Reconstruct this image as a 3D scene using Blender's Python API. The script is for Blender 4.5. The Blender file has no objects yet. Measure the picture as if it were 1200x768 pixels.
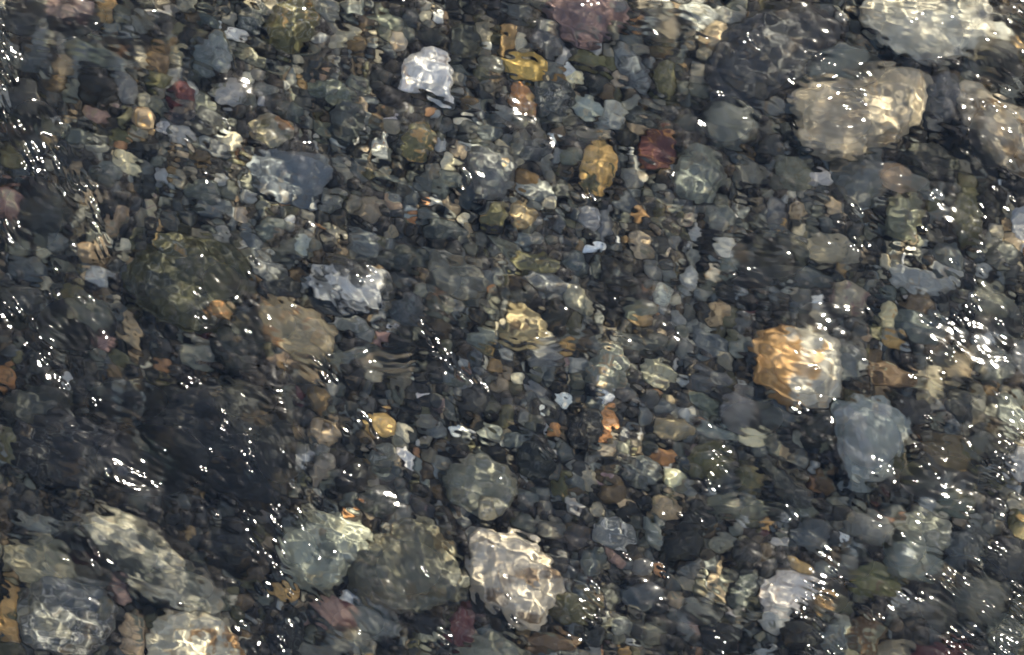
import bpy, bmesh, math
import numpy as np
from mathutils import Vector

sc = bpy.context.scene
PX = 0.001                       # one photograph pixel is one millimetre of stream bed
WATER = 0.120                    # mean height of the water surface above the bed
CAM_H = 5.0

# ------------------------------------------------------------------ camera
cam = bpy.data.cameras.new('camera')
co = bpy.data.objects.new('camera', cam)
sc.collection.objects.link(co)
sc.camera = co
co.location = (0, 0, CAM_H)
cam.sensor_width = 36
cam.lens = 36 * (CAM_H - 0.043) / 1.2
cam.clip_end = 200

# ------------------------------------------------------------------ sky and sun
ELEV, AZ = math.radians(57), math.radians(42)      # AZ measured from +X towards +Y
sun_dir = Vector((math.cos(ELEV) * math.cos(AZ), math.cos(ELEV) * math.sin(AZ), math.sin(ELEV)))
world = bpy.data.worlds.new('World')
sc.world = world
world.use_nodes = True
wn = world.node_tree
sky = wn.nodes.new('ShaderNodeTexSky')
sky.sky_type = 'NISHITA'
sky.sun_disc = False
sky.sun_elevation = ELEV
sky.sun_rotation = math.pi / 2 - AZ
wn.links.new(sky.outputs[0], wn.nodes['Background'].inputs[0])
wn.nodes['Background'].inputs[1].default_value = 0.05
sd = bpy.data.lights.new('sun', 'SUN')
sd.energy = 5.0
sd.angle = math.radians(0.5)
sd.color = (1.0, 0.925, 0.775)
sd.cycles.is_caustics_light = True                 # sunlight refracted by the ripples reaches the bed
so = bpy.data.objects.new('sun', sd)
sc.collection.objects.link(so)
so.location = sun_dir * 3
so.rotation_euler = sun_dir.to_track_quat('Z', 'Y').to_euler()
sc.view_settings.view_transform = 'Standard'
sc.view_settings.look = 'None'
sc.view_settings.exposure = 2.1
sc.view_settings.gamma = 1.0
sc.cycles.use_denoising = True
sc.cycles.caustics_refractive = True
sc.cycles.max_bounces = 6
sc.cycles.diffuse_bounces = 2
sc.cycles.use_adaptive_sampling = True
sc.cycles.adaptive_threshold = 0.035
sc.cycles.blur_glossy = 0.0
sc.cycles.filter_width = 1.9

# ------------------------------------------------------------------ helpers
def wx(px): return (px - 600) * PX
def wy(py): return (384 - py) * PX

def smooth(t):
    t = np.clip(t, 0, 1)
    return t * t * (3 - 2 * t)

def raw_mesh(name, V, F, mat=None):
    me = bpy.data.meshes.new(name)
    n = F.shape[1]
    me.vertices.add(len(V)); me.vertices.foreach_set('co', np.ascontiguousarray(V, dtype=np.float32).ravel())
    me.loops.add(F.size); me.loops.foreach_set('vertex_index', np.ascontiguousarray(F, dtype=np.int32).ravel())
    me.polygons.add(len(F)); me.polygons.foreach_set('loop_start', np.arange(0, F.size, n, dtype=np.int32))
    me.polygons.foreach_set('use_smooth', np.ones(len(F), dtype=bool))
    me.update(calc_edges=True)
    if mat: me.materials.append(mat)
    return me

def link(name, me, **props):
    o = bpy.data.objects.new(name, me)
    sc.collection.objects.link(o)
    for k, v in props.items(): o[k] = v
    return o

ICO = {}
def ico(n):
    if n not in ICO:
        bm = bmesh.new(); bmesh.ops.create_icosphere(bm, subdivisions=n, radius=1)
        bm.verts.ensure_lookup_table()
        V = np.array([v.co[:] for v in bm.verts]); F = np.array([[v.index for v in f.verts] for f in bm.faces])
        V /= np.linalg.norm(V, axis=1)[:, None]
        bm.free(); ICO[n] = (V, F)
    return ICO[n]

def wob(rng, P, k, n=9):
    """smooth random field of about wave number k on points P, roughly -1..1"""
    out = np.zeros(len(P))
    for _ in range(n):
        d = rng.normal(size=3); d /= np.linalg.norm(d)
        out += np.sin(P @ d * k * rng.uniform(.7, 1.4) + rng.uniform(0, 6.28))
    return out / math.sqrt(n) * 1.2

def rock_shape(rng, D, angular, cuts=9):
    """unit pebble: a ball cut by random planes with softened edges, then gently wobbled"""
    N = rng.normal(size=(cuts, 3)); N[:, 2] *= .8
    N /= np.linalg.norm(N, axis=1)[:, None]
    d = rng.uniform(.62, .95, size=cuts)
    c = D @ N.T
    r = np.where(c > .05, d / np.maximum(c, .05), 9.0)
    p = 7 + 9 * angular
    s = (np.sum(r ** -p, axis=1) + 1.0) ** (-1 / p)
    s = (1 - angular) * (.55 + .45 * s) + angular * s
    s *= 1 + .05 * wob(rng, D, 3.0) + .022 * wob(rng, D, 8.0)
    return D * s[:, None]

# ------------------------------------------------------------------ materials
class G:
    def __init__(s, name):
        s.m = bpy.data.materials.new(name); s.m.use_nodes = True
        s.t = s.m.node_tree; s.t.nodes.clear()
    def n(s, typ, **kw):
        nd = s.t.nodes.new(typ)
        for k, v in kw.items():
            if k.startswith('_'): setattr(nd, k[1:], v)
        return nd
    def l(s, a, b): s.t.links.new(a, b)
    def val(s, op, a, b=None, c=None, clamp=False):
        nd = s.t.nodes.new('ShaderNodeMath'); nd.operation = op; nd.use_clamp = clamp
        for i, x in enumerate((a, b, c)):
            if x is None: continue
            if isinstance(x, (int, float)): nd.inputs[i].default_value = x
            else: s.l(x, nd.inputs[i])
        return nd.outputs[0]
    def step(s, x, lo, hi):
        nd = s.t.nodes.new('ShaderNodeMapRange'); nd.interpolation_type = 'SMOOTHSTEP'
        for i, v in ((0, x), (1, lo), (2, hi)):
            if isinstance(v, (int, float)): nd.inputs[i].default_value = v
            else: s.l(v, nd.inputs[i])
        return nd.outputs[0]
    def mix(s, f, a, b, mode='MIX'):
        nd = s.t.nodes.new('ShaderNodeMix'); nd.data_type = 'RGBA'; nd.blend_type = mode
        for i, x in ((0, f), (6, a), (7, b)):
            if isinstance(x, (int, float)): nd.inputs[i].default_value = x
            elif isinstance(x, tuple): nd.inputs[i].default_value = x
            else: s.l(x, nd.inputs[i])
        return nd.outputs[2]
    def noise(s, vec, scale, detail=4, rough=.55, dist=0.0):
        nd = s.t.nodes.new('ShaderNodeTexNoise')
        nd.inputs['Scale'].default_value = scale; nd.inputs['Detail'].default_value = detail
        nd.inputs['Roughness'].default_value = rough; nd.inputs['Distortion'].default_value = dist
        s.l(vec, nd.inputs['Vector'])
        return nd.outputs['Fac']
    def attr(s, name, what='Fac'):
        nd = s.t.nodes.new('ShaderNodeAttribute'); nd.attribute_type = 'OBJECT'; nd.attribute_name = name
        return nd.outputs[what]

def stone_material():
    g = G('river_stone')
    tc = g.n('ShaderNodeTexCoord'); oi = g.n('ShaderNodeObjectInfo')
    off = g.val('MULTIPLY', oi.outputs['Random'], 61.0)
    sc_ = g.n('ShaderNodeVectorMath', _operation='SCALE'); g.l(tc.outputs['Object'], sc_.inputs[0]); g.l(g.attr('feature'), sc_.inputs['Scale'])
    vm = g.n('ShaderNodeVectorMath', _operation='ADD'); g.l(sc_.outputs[0], vm.inputs[0]); g.l(off, vm.inputs[1])
    v = vm.outputs[0]                               # stone-sized coordinates
    vm2 = g.n('ShaderNodeVectorMath', _operation='ADD'); g.l(tc.outputs['Object'], vm2.inputs[0]); g.l(off, vm2.inputs[1])
    w = vm2.outputs[0]                              # metric coordinates for grain
    n1 = g.noise(v, 1.3, 5, .6, .6)
    th = g.attr('patch')
    sx = g.n('ShaderNodeSeparateXYZ'); g.l(sc_.outputs[0], sx.inputs[0])
    n1 = g.val('ADD', n1, g.val('MULTIPLY', sx.outputs[0], g.attr('split')))
    m = g.step(n1, th, g.val('ADD', th, .09))
    col = g.mix(m, oi.outputs['Color'], g.attr('color_b', 'Color'))
    # banding of layered stones
    mp = g.n('ShaderNodeMapping'); mp.inputs['Scale'].default_value = (.55, 4.2, 3.0); mp.inputs['Rotation'].default_value = (0.3, 0.2, .35)
    g.l(v, mp.inputs[0])
    bn = g.noise(mp.outputs[0], 1.6, 4, .6, .35)
    bands = g.val('MULTIPLY', g.val('SUBTRACT', g.step(bn, .36, .64), .5), g.attr('band'))
    # mottling
    n2 = g.noise(v, 4.5, 6, .68, .2)
    n3 = g.noise(w, 420, 4, .7)
    n4 = g.noise(w, 130, 5, .65)
    mul = g.val('ADD', .45, g.val('ADD', g.val('MULTIPLY', n2, .62), g.val('MULTIPLY', n4, .52)))
    mul = g.val('ADD', mul, bands)
    mul = g.val('MAXIMUM', mul, .15)
    cb = g.n('ShaderNodeCombineColor')
    for i in range(3): g.l(mul, cb.inputs[i])
    col = g.mix(1.0, col, cb.outputs[0], 'MULTIPLY')
    # pale mineral veins
    vn = g.noise(v, 1.9, 3, .5, 1.2)
    vd = g.val('ABSOLUTE', g.val('SUBTRACT', vn, .5))
    ve = g.val('MULTIPLY', g.val('SUBTRACT', 1.0, g.step(vd, .004, .02)), g.attr('vein'))
    col = g.mix(ve, col, (.42, .41, .38, 1))
    # mineral specks
    sp = g.val('MULTIPLY', g.step(n3, .62, .72), .35)
    col = g.mix(sp, col, g.mix(1.0, col, (2.0, 1.95, 1.85, 1), 'MULTIPLY'))
    dk = g.val('MULTIPLY', g.val('SUBTRACT', 1.0, g.step(n3, .3, .40)), .45)
    col = g.mix(dk, col, (.02, .02, .02, 1))
    st = g.val('MULTIPLY', g.step(g.noise(w, 42, 5, .65, .8), .53, .68), g.val('ADD', .18, g.val('MULTIPLY', oi.outputs['Random'], .36)))
    col = g.mix(st, col, g.mix(.5, g.mix(1.0, col, (1.7, 1.1, .5, 1), 'MULTIPLY'), (.15, .095, .045, 1)))
    # thin brown-green algae film in broad irregular patches
    al = g.val('MULTIPLY', g.step(g.noise(w, 28, 5, .7, .5),   .52, .75), .22)
    col = g.mix(al, col, (.055, .055, .03, 1))
    b = g.n('ShaderNodeBsdfPrincipled'); g.l(col, b.inputs['Base Color'])
    b.inputs['Roughness'].default_value = .55; b.inputs['Specular IOR Level'].default_value = .25
    h = g.val('ADD', g.val('MULTIPLY', n4, 1.0), g.val('ADD', g.val('MULTIPLY', n3, .3), g.val('MULTIPLY', n2, .6)))
    bp = g.n('ShaderNodeBump'); bp.inputs['Strength'].default_value = .55; bp.inputs['Distance'].default_value = .0024
    g.l(h, bp.inputs['Height']); g.l(bp.outputs[0], b.inputs['Normal'])
    o = g.n('ShaderNodeOutputMaterial'); g.l(b.outputs[0], o.inputs[0])
    return g.m

def gravel_material():
    g = G('gravel_stone')
    tc = g.n('ShaderNodeTexCoord'); at = g.n('ShaderNodeAttribute', _attribute_name='tint')
    n4 = g.noise(tc.outputs['Object'], 190, 5, .65); n3 = g.noise(tc.outputs['Object'], 520, 3, .7)
    mul = g.val('ADD', .3, g.val('MULTIPLY', n4, 1.4))
    cb = g.n('ShaderNodeCombineColor')
    for i in range(3): g.l(mul, cb.inputs[i])
    col = g.mix(1.0, at.outputs['Color'], cb.outputs[0], 'MULTIPLY')
    col = g.mix(g.val('MULTIPLY', g.step(n3, .6, .7), .4), col, g.mix(1.0, col, (2., 1.9, 1.8, 1), 'MULTIPLY'))
    st = g.step(g.noise(tc.outputs['Object'], 75, 5, .7, .8), .54, .68)
    col = g.mix(g.val('MULTIPLY', st, .5), col, (.25, .17, .085, 1))
    lt = g.step(g.noise(tc.outputs['Object'], 110, 5, .7, 1.5), .61, .70)
    col = g.mix(g.val('MULTIPLY', lt, .45), col, (.33, .32, .29, 1))
    b = g.n('ShaderNodeBsdfPrincipled'); g.l(col, b.inputs['Base Color'])
    b.inputs['Roughness'].default_value = .55; b.inputs['Specular IOR Level'].default_value = .25
    bp = g.n('ShaderNodeBump'); bp.inputs['Strength'].default_value = .5; bp.inputs['Distance'].default_value = .0015
    g.l(n4, bp.inputs['Height']); g.l(bp.outputs[0], b.inputs['Normal'])
    o = g.n('ShaderNodeOutputMaterial'); g.l(b.outputs[0], o.inputs[0])
    return g.m

def bed_material():
    g = G('bed_silt')
    tc = g.n('ShaderNodeTexCoord')
    vo = g.n('ShaderNodeTexVoronoi'); vo.inputs['Scale'].default_value = 160; g.l(tc.outputs['Object'], vo.inputs['Vector'])
    n = g.noise(tc.outputs['Object'], 22, 6, .6)
    cr = g.n('ShaderNodeValToRGB'); g.l(n, cr.inputs[0])
    cr.color_ramp.elements[0].color = (.03, .028, .024, 1); cr.color_ramp.elements[1].color = (.12, .10, .07, 1)
    hv = g.n('ShaderNodeHueSaturation'); g.l(cr.outputs[0], hv.inputs['Color'])
    g.l(g.val('ADD', .5, g.val('MULTIPLY', g.noise(vo.outputs['Position'], 90, 1), 1.2)), hv.inputs['Value'])
    b = g.n('ShaderNodeBsdfPrincipled'); g.l(hv.outputs[0], b.inputs['Base Color']); b.inputs['Roughness'].default_value = .8
    bp = g.n('ShaderNodeBump'); bp.inputs['Distance'].default_value = .003; bp.invert = True
    g.l(vo.outputs['Distance'], bp.inputs['Height']); g.l(bp.outputs[0], b.inputs['Normal'])
    o = g.n('ShaderNodeOutputMaterial'); g.l(b.outputs[0], o.inputs[0])
    return g.m

def water_material():
    g = G('clear_stream_water')
    rf = g.n('ShaderNodeBsdfRefraction'); rf.inputs['Roughness'].default_value = .2; rf.inputs['IOR'].default_value = 1.33
    mr = g.n('ShaderNodeAttribute', _attribute_name='micro_ripple'); g.l(mr.outputs['Fac'], rf.inputs['Roughness'])
    rf.inputs['Color'].default_value = (.965, .97, .945, 1)
    gl = g.n('ShaderNodeBsdfGlossy'); gl.inputs['Roughness'].default_value = .062
    gl.inputs['Color'].default_value = (1, 1, 1, 1)
    fr = g.n('ShaderNodeFresnel'); fr.inputs['IOR'].default_value = 1.33
    mx = g.n('ShaderNodeMixShader'); g.l(fr.outputs[0], mx.inputs[0]); g.l(rf.outputs[0], mx.inputs[1]); g.l(gl.outputs[0], mx.inputs[2])
    o = g.n('ShaderNodeOutputMaterial'); g.l(mx.outputs[0], o.inputs[0])
    return g.m

M_STONE, M_GRAVEL, M_BED, M_WATER = stone_material(), gravel_material(), bed_material(), water_material()

# ------------------------------------------------------------------ colours (code -> linear colour, word)
COL = {
    'K': ((.026, .027, .027), 'black'), 'C': ((.054, .055, .055), 'charcoal'), 'S': ((.094, .102, .106), 'slate blue'),
    'B': ((.165, .176, .180), 'blue-grey'), 'G': ((.185, .185, .172), 'grey'), 'L': ((.38, .375, .345), 'light grey'),
    'W': ((.86, .83, .78), 'white'), 'O': ((.125, .115, .060), 'olive'), 'N': ((.160, .160, .122), 'greenish grey'),
    'T': ((.36, .27, .17), 'tan'), 'Y': ((.50, .31, .12), 'ochre'), 'R': ((.42, .21, .09), 'rust orange'),
    'P': ((.250, .165, .155), 'mauve'), 'M': ((.105, .040, .040), 'dark red'), 'U': ((.125, .088, .050), 'brown'),
    'E': ((.66, .57, .39), 'cream'), 'Z': ((.310, .272, .200), 'beige'),
}

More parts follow.
